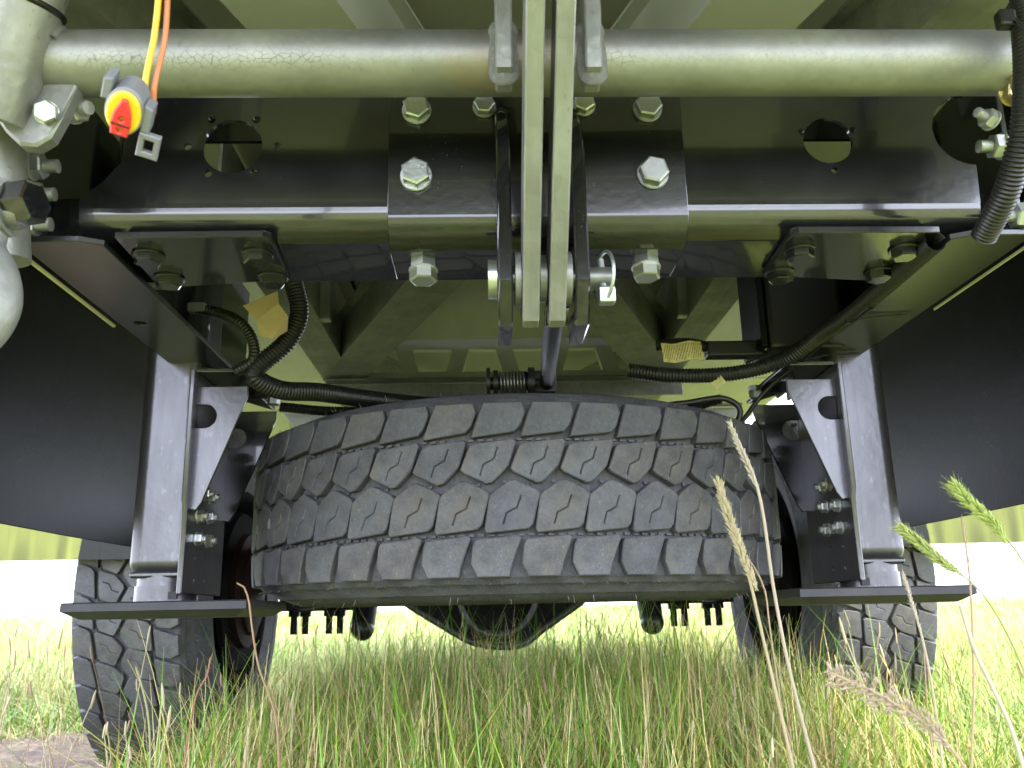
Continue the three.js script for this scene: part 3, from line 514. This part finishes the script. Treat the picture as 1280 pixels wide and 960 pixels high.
// ------------------------------------------------------------------ hoses, cables, tags
{
  const h = thing('corrugated_hose', 'thick corrugated black conduit hanging past the crossbar end', 'hose', [0, 0, 0]);
  part(h, 'conduit', conduit([[.552, 1.16, -.79], [.535, 1.02, -.80], [.527, .935, -.805], [.520, .88, -.815], [.520, .83, -.86], [.522, .80, -.92]], .0145, .0048, 18), M.hose);
  part(h, 'cable_tie', merge([box(.018, .02, .014, .503, .990, -.79, .003), tube([[.508, .985, -.782], [.518, .96, -.777], [.535, .955, -.79]], .0022, 12, 6), tube([[.505, 1.0, -.79], [.52, 1.02, -.80]], .002, 8, 6)]), M.tie);
  const a = thing('wiring_conduit', 'ribbed black wiring looms looping behind the brown tag', 'wiring');
  part(a, 'conduit', conduit([[-.40, 1.0, -1.42], [-.372, .935, -1.40], [-.362, .88, -1.40], [-.38, .835, -1.40], [-.43, .78, -1.40], [-.40, .762, -1.43], [-.34, .768, -1.48], [-.27, .775, -1.56], [-.15, .79, -1.68], [0, .795, -1.71], [.2, .795, -1.71]], .0165), M.hose);
  part(a, 'conduit', conduit([[-.53, .895, -1.40], [-.50, .888, -1.40], [-.455, .865, -1.39], [-.432, .83, -1.39], [-.432, .80, -1.39], [-.46, .785, -1.40]], .0095), M.hose);
  part(a, 'plug', box(.03, .016, .02, -.53, .895, -1.40, .003), M.greyPlastic);
  const tg = new THREE.PlaneGeometry(1, 1, 10, 10), p = tg.attributes.position;
  const out = [[-.442, .881], [-.389, .908], [-.385, .885], [-.370, .864], [-.374, .845], [-.392, .824], [-.416, .834], [-.418, .856]];
  const kg = extr(out, .0015, .0003), kp = kg.attributes.position; for (let i = 0; i < kp.count; i++) kp.setZ(i, kp.getZ(i) - 1.365 + .012 * Math.sin((kp.getX(i) + kp.getY(i)) * 90)); kg.computeVertexNormals();
  solo('kraft_tag', muv(kg), M.kraft, 'torn brown paper tag wrapped on the wiring loom', 'tag');
  const b = thing('wiring_loom', 'ribbed black wiring loom following the rail with printed labels', 'wiring');
  part(b, 'conduit', conduit([[.20, .80, -1.48], [.27, .785, -1.46], [.38, .783, -1.44], [.455, .80, -1.42], [.495, .822, -1.37], [.51, .826, -1.28], [.512, .828, -1.15], [.51, .83, -1.0]], .0135), M.hose);
  part(b, 'conduit', conduit([[.25, .843, -1.47], [.30, .845, -1.47], [.36, .835, -1.47], [.43, .83, -1.47]], .011), M.hose);
  part(b, 'plug', box(.10, .028, .03, .385, .832, -1.47, .004), M.hose);
  part(b, 'cable', tube([[.20, .735, -1.5], [.30, .745, -1.5], [.37, .752, -1.5], [.395, .735, -1.5], [.39, .712, -1.5], [.36, .700, -1.5]], .0055, 40, 8), M.hose);
  part(b, 'cable', tube([[.39, .70, -1.5], [.44, .76, -1.5], [.50, .81, -1.42], [.512, .815, -1.2]], .004, 40, 8), M.hose);
  part(b, 'cable_tie', merge([box(.012, .011, .006, .507, .816, -1.27, .002), tube([[.51, .817, -1.27], [.56, .8215, -1.262], [.60, .8215, -1.255]], .0016, 10, 6)]), M.tie);
  part(b, 'cable_tie', merge([box(.012, .011, .006, .505, .814, -1.47, .002), tube([[.51, .815, -1.47], [.56, .8215, -1.465], [.60, .8215, -1.46]], .0016, 10, 6)]), M.tie);
  const pr = canvasTex(256, 128, (c, w, hh) => { c.fillStyle = '#cdbf8c'; c.fillRect(0, 0, w, hh); c.fillStyle = 'rgba(60,50,30,.75)'; for (let i = 0; i < 16; i++) { c.save(); c.translate(10 + i * 16, 0); c.transform(1, 0, -.35, 1, 20, 0); for (let y = 14; y < 110;) { const L = 4 + hash(i, y, 5) * 14; c.fillRect(0, y, 5, L); y += L + 5; } c.restore(); } });
  const lg = (w, h2, x, y, z, rz) => { const g = new THREE.BoxGeometry(w, h2, .0012, 12, 4, 1), q = g.attributes.position; for (let i = 0; i < q.count; i++) q.setZ(i, q.getZ(i) + .006 * Math.sin(q.getX(i) * 130) - 6 * q.getY(i) ** 2); g.computeVertexNormals(); g.rotateZ(rz); g.translate(x, y, z); return g; };
  const lm = MS({ map: pr, roughness: .5 });
  solo('printed_label', lg(.072, .034, .287, .822, -1.44, .08), lm, 'crumpled cream printed label round the wiring loom', 'label');
  solo('printed_label', lg(.019, .042, .443, .846, -1.44, .0), lm, 'narrow printed label on the black box behind the loom', 'label');
  solo('printed_label', lg(.018, .014, .345, .766, -1.44, .6), lm, 'scrap of cream tape below the wiring loom', 'label');
  const cb = thing('control_box', 'black control box bolted inside the chassis rail', 'box', [.50, .92, -1.48]);
  part(cb, 'box_case', box(.13, .2, .12, 0, 0, 0, .008), M.hose); part(cb, 'box_lid', box(.012, .19, .11, -.073, 0, 0, .004), M.skirt);
  const cc = thing('cross_cable', 'ribbed black cable running across above the spare tyre', 'cable');
  part(cc, 'conduit', conduit([[-.46, .80, -1.72], [-.36, .79, -1.72], [-.2, .795, -1.74], [.0, .795, -1.74], [.2, .80, -1.74], [.32, .78, -1.72], [.42, .80, -1.70]], .0105, .006, 12), M.hose);
  part(cc, 'conduit', conduit([[.06, .80, -1.76], [.18, .785, -1.76], [.3, .79, -1.75], [.40, .77, -1.72]], .012, .006, 12), M.hose);
  for (const x of [-.28, -.05, .17]) part(cc, 'cable_tie', box(.012, .03, .028, x, .797, -1.74, .003), M.tie);
}
{ // hanging connector with two wires
  const t = thing('electrical_connector', 'grey, yellow and red electrical plug hanging on two wires', 'connector', [-.333, .778, -.62]);
  const r = new THREE.Group();
  const dir = V(.12, -.80, .66).normalize();
  const q = new THREE.Quaternion().setFromUnitVectors(V(0, 0, 1), dir), lean = new THREE.Quaternion().setFromAxisAngle(V(0, 0, 1), -.35);
  const put = (g) => { g.applyQuaternion(lean); g.applyQuaternion(q); return g; };
  const oval = (rx, ry, n = 32) => Array.from({ length: n }, (_, i) => [rx * Math.cos(i / n * 6.283), ry * Math.sin(i / n * 6.283)]);
  const ex = (p, z0, z1, b = .001, holes = []) => { const g = extr(p, z1 - z0, b, holes); g.translate(0, 0, z0); return put(muv(g)); };
  const body = part(t, 'plug_shell', merge([ex(oval(.0145, .0195), -.03, .004, .002), ex([[-.019, .004], [-.012, .004], [-.012, .022], [-.019, .02]], -.026, .0, .001)]), M.greyPlastic);
  part(body, 'latch_arm', merge([ex([[.0135, -.012], [.020, -.012], [.020, .008], [.0135, .010]], -.02, .003, .001), ex([[.0135, -.032], [.030, -.032], [.030, -.012], [.0135, -.012]], -.004, .004, .001, [[[.018, -.027], [.018, -.017], [.0255, -.017], [.0255, -.027]]])]), M.greyPlastic);
  part(t, 'seal', ex(oval(.0128, .0178), .004, .0085, .0018), M.yellow);
  const ins = part(t, 'contact_insert', ex([[-.0062, -.017], [.0062, -.017], [.0075, -.008], [.0062, .002], [.002, .0125], [-.002, .0125], [-.0062, .002], [-.0075, -.008]], .006, .0125, .0012, [circ(0, -.0035, .0019, 10), circ(0, -.0125, .0019, 10)]), M.red);
  part(ins, 'insert_slot', ex([[-.0068, -.0084], [.0068, -.0084], [.0068, -.0072], [-.0068, -.0072]], .0118, .0129, .0001), M.dark);
  part(t, 'wire', tube([[.008, .012, -.022], [.006, .035, -.018], [.013, .075, -.01], [.017, .12, 0], [.016, .22, .02]], .0026, 40, 10), M.wireY);
  part(t, 'wire', tube([[.013, .011, -.022], [.012, .035, -.022], [.020, .075, -.014], [.0225, .12, -.004], [.022, .22, .018]], .0023, 40, 10), M.wireO);
}
// ------------------------------------------------------------------ grass
function bladeG(h, w, bend, seg = 5, fold = .25) {
  const pos = [], idx = [];
  for (let i = 0; i <= seg; i++) { const t = i / seg, ww = w * (1 - t ** 1.6) * .5 + .00025, z = bend * t * t, y = h * (t - .25 * Math.abs(bend) / h * t * t * .6); pos.push(-ww, y, z, ww, y, z + ww * fold); }
  for (let i = 0; i < seg; i++) { const a = i * 2; idx.push(a, a + 1, a + 2, a + 1, a + 3, a + 2); }
  const g = new THREE.BufferGeometry(); g.setAttribute('position', new THREE.Float32BufferAttribute(pos, 3)); g.setIndex(idx); g.computeVertexNormals(); g.setAttribute('uv', new THREE.Float32BufferAttribute(new Float32Array(pos.length / 3 * 2), 2)); return g;
}
const leafM = MS({ color: 0xffffff, roughness: .5, side: THREE.DoubleSide });
const dryM = MS({ color: 0xffffff, roughness: .7, side: THREE.DoubleSide });
const mtx = new THREE.Matrix4(), qq = new THREE.Quaternion(), ee = new THREE.Euler();
function scatter(name, label, geo, mat, list) { // list of [x, z, turn, tiltx, tiltz, sx, sy, colour, y]
  const im = new THREE.InstancedMesh(geo, mat, list.length); im.name = numbered(name); im.castShadow = im.receiveShadow = true;
  list.forEach(([x, z, a, tx, tz, sx, sy, c, dy = 0], i) => { qq.setFromEuler(ee.set(tx, a, tz, 'YXZ')); mtx.compose(V(x, gh(x, z) - .022 + dy, z), qq, V(sx, sy, sx)); im.setMatrixAt(i, mtx); im.setColorAt(i, c); });
  scene.add(im); tag(im, label, 'grass', null, 'stuff'); return im;
}
const col = (r, g, b, v = .2) => { const k = 1 + rr(-v, v); return new THREE.Color(r * k, g * k * (1 + rr(-.06, .06)), b * k); };
const inWheel = (x, z) => Math.abs(Math.abs(x - .01) - .995) < .13 && Math.abs(z + 2.925) < .2;
{
  const paint = (g, c) => { const n = g.attributes.position.count, a = new Float32Array(n * 3); for (let i = 0; i < n; i++) { a[3 * i] = c.r; a[3 * i + 1] = c.g; a[3 * i + 2] = c.b; } g.setAttribute('color', new THREE.BufferAttribute(a, 3)); return g; };
  const green = () => rnd() < .45 ? col(.125, .27, .02) : rnd() < .6 ? col(.24, .37, .035) : col(.43, .44, .08), straw = () => rnd() < .25 ? col(.34, .20, .085) : col(.56, .46, .20);
  const tuft = (n, rad, dryShare, h, w, wild) => { const a = []; for (let i = 0; i < n; i++) { const q = rad * Math.sqrt(rnd()), an = rr(0, 6.283), dr = rnd() < dryShare, hh = h * rr(.45, 1.2) * (1 - .3 * q / rad), g = bladeG(hh, w * rr(.65, 1.25) * (dr ? .75 : 1), hh * rr(.1, wild), 5); g.rotateX(rr(-.5, .75) * rnd()); g.rotateY(rr(0, 6.283)); g.translate(q * Math.cos(an), 0, q * Math.sin(an)); a.push(paint(g, dr ? straw() : green())); } return mergeGeometries(a); };
  const kinds = [['grass', 'fine upright green grass tufts across the field', () => tuft(80, .10, .16, .22, .0036, .8)], ['grass', 'arching green grass tufts across the field', () => tuft(70, .11, .22, .28, .0034, 1.1)], ['grass', 'short broad green grass tufts across the field', () => tuft(80, .10, .12, .16, .0046, .8)], ['grass', 'long drooping green grass tufts across the field', () => tuft(46, .09, .3, .36, .0034, 1.3)], ['dry_grass', 'upright dry straw tufts among the green grass', () => tuft(50, .10, .8, .30, .0028, .8)], ['dry_grass', 'curled dry straw tufts among the green grass', () => tuft(46, .12, .85, .25, .0028, 1.4)]];
  const lists = kinds.map(() => []);
  const clump = (x, z) => fbm(x * 2.2 + 9, z * 2.2 + 30, 0, 3, 170);
  const put = (n, x0, x1, z0, z1, hs, ws) => { for (let i = 0; i < n; i++) {
    const z = rr(z0, z1), x = rr(x0, x1), b = bare(x, z); if (inWheel(x, z)) continue; if (rnd() < b * .96) { if (rnd() < .35) lists[5].push([x, z, rr(0, 6.283), 0, 0, rr(.6, 1), rr(.12, .3), new THREE.Color(.8, .68, .6)]); continue; }
    const cl = clump(x, z), d = sm(.4, .75, fbm(x * 1.1 + 3, z * 1.1 + 8, 0, 3, 171)), k = rnd() < .09 + .32 * d ? 4 + Math.floor(rnd() * 2) : Math.floor(rnd() * 4), low = ((x + .055) / -z < -.32 && x > -1.7 && z > -3.1) ? .42 : (Math.abs(Math.abs(x) - .563) < .2 && z < -1.3 && z > -1.8) ? .8 : 1;
    lists[k].push([x, z, rr(0, 6.283), rr(-.1, .1), rr(-.1, .1), ws, hs * low * rr(.75, 1.15) * (.62 + .75 * cl) * (1 - .6 * b), new THREE.Color().setScalar(rr(.8, 1.15))]);
  } };
  put(260, -1.3, 1.3, -.8, -1.5, .85, .9);
  put(1900, -2.6, 2.6, -1.5, -3.4, 1, 1);
  put(2200, -4.4, 4.4, -3.4, -6.5, 1.05, 1.3);
  put(2200, -8, 8, -6.5, -12, 1.1, 2);
  put(1800, -17, 17, -12, -26, 1.2, 3.6);
  put(500, -3, 3, -.7, 3, .7, 2);
  put(2600, -2.4, 2.4, -1.6, -3.4, .8, 1.1);
  for (let i = 0; i < 230; i++) { const x = rr(-.62, .75), z = -rr(1.5, 3.4); lists[rnd() < .55 ? 4 : rnd() < .5 ? 3 : 1].push([x, z, rr(0, 6.283), rr(-.08, .08), rr(-.08, .08), rr(1, 1.4), rr(1.0, 1.45), new THREE.Color().setScalar(rr(.85, 1.1))]); }
  leafM.vertexColors = true;
  kinds.forEach(([n, l, f], i) => scatter(n, l, f(), leafM, lists[i]));
  // flowering stems: thin stalk with a small brown head
  const hd = new THREE.SphereGeometry(1, 6, 6); hd.scale(.0022, .022, .0022); hd.translate(0, .40, .03);
  const stalk = tube([[0, 0, 0], [.002, .15, .004], [0, .30, .014], [0, .40, .03]], .0009, 10, 5);
  const sg = merge([stalk, hd]); const ls = [];
  for (let i = 0; i < 420; i++) { const z = -rr(1.2, 4.5), x = rr(-.75, .75) * (-z); if (inWheel(x, z) || (Math.hypot(x, z + 1.845) < .6 && 0)) continue; const under = Math.hypot(x - .008, z + 1.845) < .60 || (Math.abs(Math.abs(x) - .565) < .17 && z < -1.36 && z > -1.72); ls.push([x, z, rr(0, 6.283), rr(-.22, .22), rr(-.22, .22), 1, under ? rr(.45, .8) : rr(.55, 1.02), rnd() < .3 ? col(.30, .19, .11) : col(.40, .34, .20)]); }
  scatter('grass_stems', 'thin flowering grass stems with brown heads', sg, dryM, ls);
}
// ------------------------------------------------------------------ single grass stems close to the lens
function seedHead(pts, r, n, loose = 0) { // small spikelets with fine bristles, irregularly round a curve
  const c = curve(pts), a = []; n = Math.round(n * 2.4);
  for (let i = 0; i < n; i++) {
    const t = Math.min(1, (i + rr(0, .9)) / n), P = c.getPointAt(t), T = c.getTangentAt(t), env = Math.sin(Math.PI * Math.min(1, .15 + t * .85)) ** .5 * rr(.6, 1.15), an = rr(0, 6.283), side = V(Math.cos(an), .2, Math.sin(an)).cross(T).normalize();
    const up = T.clone().multiplyScalar(-1).addScaledVector(side, loose ? rr(.5, 1.3) : rr(.25, .8)).normalize(), at = P.clone().addScaledVector(side, r * env * (loose ? rr(.2, 1.6) : .5)), g = new THREE.SphereGeometry(1, 5, 4), q = rr(.75, 1.2);
    g.scale(r * .13 * q, r * (loose ? .42 : .66) * q, r * .13 * q); a.push(orient(g, up.toArray(), at.toArray()));
    if (loose) a.push(cyl(P.toArray(), at.toArray(), .00025, .00025, 4, false));
    if (i % 2 === 0) a.push(cyl(at.toArray(), at.clone().addScaledVector(up, r * rr(.9, 1.7)).toArray(), .00022, .00008, 4, false));
  }
  return merge(a);
}
function stem(label, pts, r, headPts, hr, n, cStem, cHead, group, loose = 0) {
  const t = thing('grass_stem', label, 'grass stem', [0, 0, 0], group);
  part(t, 'stalk', tube(pts, r, 40, 7), MS({ color: new THREE.Color(...cStem), roughness: .6 }));
  if (headPts) part(t, 'seed_head', seedHead(headPts, hr, n, loose), MS({ color: new THREE.Color(...cHead), roughness: .7 }));
  return t;
}
const nearStems = 'tall grass stems standing before the trailer';
stem('tall bleached grass stem with pale seed head crossing the spare tyre edge', [[.232, .601, -1], [.257, .53, -1], [.266, .409, -1], [.274, .332, -1], [.294, .23, -1.01], [.32, .10, -1.02], [.34, -.02, -1.03]], .0019, [[.231, .603, -1], [.245, .563, -1], [.259, .522, -1]], .0056, 60, [0.384, 0.310, 0.223], [0.459, 0.409, 0.298], nearStems);
stem('straw coloured grass stem with long dense seed head against the tyre', [[.199, .528, -.95], [.221, .442, -.95], [.234, .359, -.95], [.252, .238, -.95], [.275, .10, -.96], [.29, -.02, -.97]], .0017, [[.199, .528, -.95], [.209, .484, -.95], [.221, .442, -.95], [.231, .412, -.95]], .0078, 110, [0.341, 0.273, 0.149], [0.409, 0.347, 0.198], nearStems);
stem('thin dry curl hanging beside the dense straw seed head', [[.221, .452, -.955], [.235, .429, -.955], [.242, .408, -.955], [.243, .38, -.955], [.25, .25, -.955], [.27, -.02, -.96]], .0009, [[.222, .45, -.955], [.235, .429, -.955], [.242, .405, -.955]], .0018, 14, [0.310, 0.223, 0.124], [0.310, 0.223, 0.124], nearStems);
stem('bright green furry grass head overlapping the black side panel', [[.377, .499, -.8], [.409, .464, -.8], [.438, .414, -.8], [.46, .30, -.8], [.475, .12, -.8], [.48, -.02, -.8]], .0011, [[.377, .499, -.8], [.393, .48, -.8], [.409, .464, -.8], [.418, .447, -.8]], .0078, 120, [0.248, 0.273, 0.074], [0.310, 0.372, 0.087], nearStems);
stem('yellow green tapering grass head above the support leg foot', [[.322, .461, -.8], [.356, .43, -.8], [.39, .40, -.8], [.425, .30, -.8], [.44, .12, -.8], [.445, -.02, -.8]], .0010, [[.322, .461, -.8], [.34, .445, -.8], [.356, .43, -.8], [.371, .419, -.8]], .0068, 120, [0.248, 0.273, 0.074], [0.310, 0.353, 0.099], nearStems);
stem('upright thin reddish grass stem rising past the foot plate', [[.491, .487, -1], [.489, .413, -1], [.476, .303, -1], [.462, .226, -1], [.45, .1, -1], [.445, -.02, -1]], .0012, [[.491, .489, -1], [.492, .449, -1], [.488, .405, -1]], .0028, 44, [0.347, 0.223, 0.136], [0.372, 0.260, 0.167], nearStems);
stem('white sheathed grass stem leaning across the foot plate', [[.414, .428, -1], [.42, .393, -1], [.426, .358, -1], [.43, .304, -1], [.43, .2, -1], [.425, -.02, -1]], .0013, [[.414, .428, -1], [.42, .393, -1], [.426, .362, -1]], .0034, 40, [0.384, 0.310, 0.211], [0.496, 0.459, 0.372], nearStems);
stem('broad bleached grass blade bending down into the grass', [[.448, .39, -.95], [.456, .345, -.95], [.472, .299, -.95], [.484, .259, -.95], [.495, .15, -.95], [.5, -.02, -.95]], .0022, null, 0, 0, [0.434, 0.384, 0.260], [0.000, 0.000, 0.000], nearStems);
stem('drooping pinkish brown feathery grass panicle close to the ground', [[.208, .342, -.7], [.249, .322, -.7], [.288, .292, -.7], [.315, .24, -.7], [.335, .1, -.7], [.34, -.02, -.7]], .0011, [[.204, .344, -.7], [.229, .334, -.7], [.249, .322, -.7], [.272, .307, -.7], [.292, .288, -.7]], .0075, 60, [0.341, 0.248, 0.149], [0.384, 0.285, 0.211], nearStems, 1);
stem('brown bent grass stem hooking over beside the spare tyre', [[-.384, .438, -1.2], [-.378, .437, -1.2], [-.369, .421, -1.2], [-.361, .38, -1.2], [-.351, .335, -1.2], [-.325, .267, -1.2], [-.317, .15, -1.2], [-.315, -.02, -1.2]], .0013, null, 0, 0, [0.279, 0.167, 0.087], [0.000, 0.000, 0.000], nearStems);
stem('short rusty brown grass stem before the wheel on bare soil', [[-.442, .341, -1.3], [-.446, .316, -1.3], [-.457, .295, -1.3], [-.464, .254, -1.3], [-.475, .12, -1.3], [-.48, -.02, -1.3]], .0012, [[-.440, .345, -1.3], [-.446, .316, -1.3], [-.453, .303, -1.3]], .0026, 20, [0.260, 0.124, 0.062], [0.260, 0.136, 0.074], nearStems);
stem('pale green tipped grass stem before the wheel tread', [[-.544, .329, -1.3], [-.533, .302, -1.3], [-.52, .255, -1.3], [-.51, .12, -1.3], [-.505, -.02, -1.3]], .0014, [[-.544, .331, -1.3], [-.538, .315, -1.3]], .0025, 12, [0.260, 0.260, 0.112], [0.372, 0.260, 0.124], nearStems);
renderer.render(scene, camera);
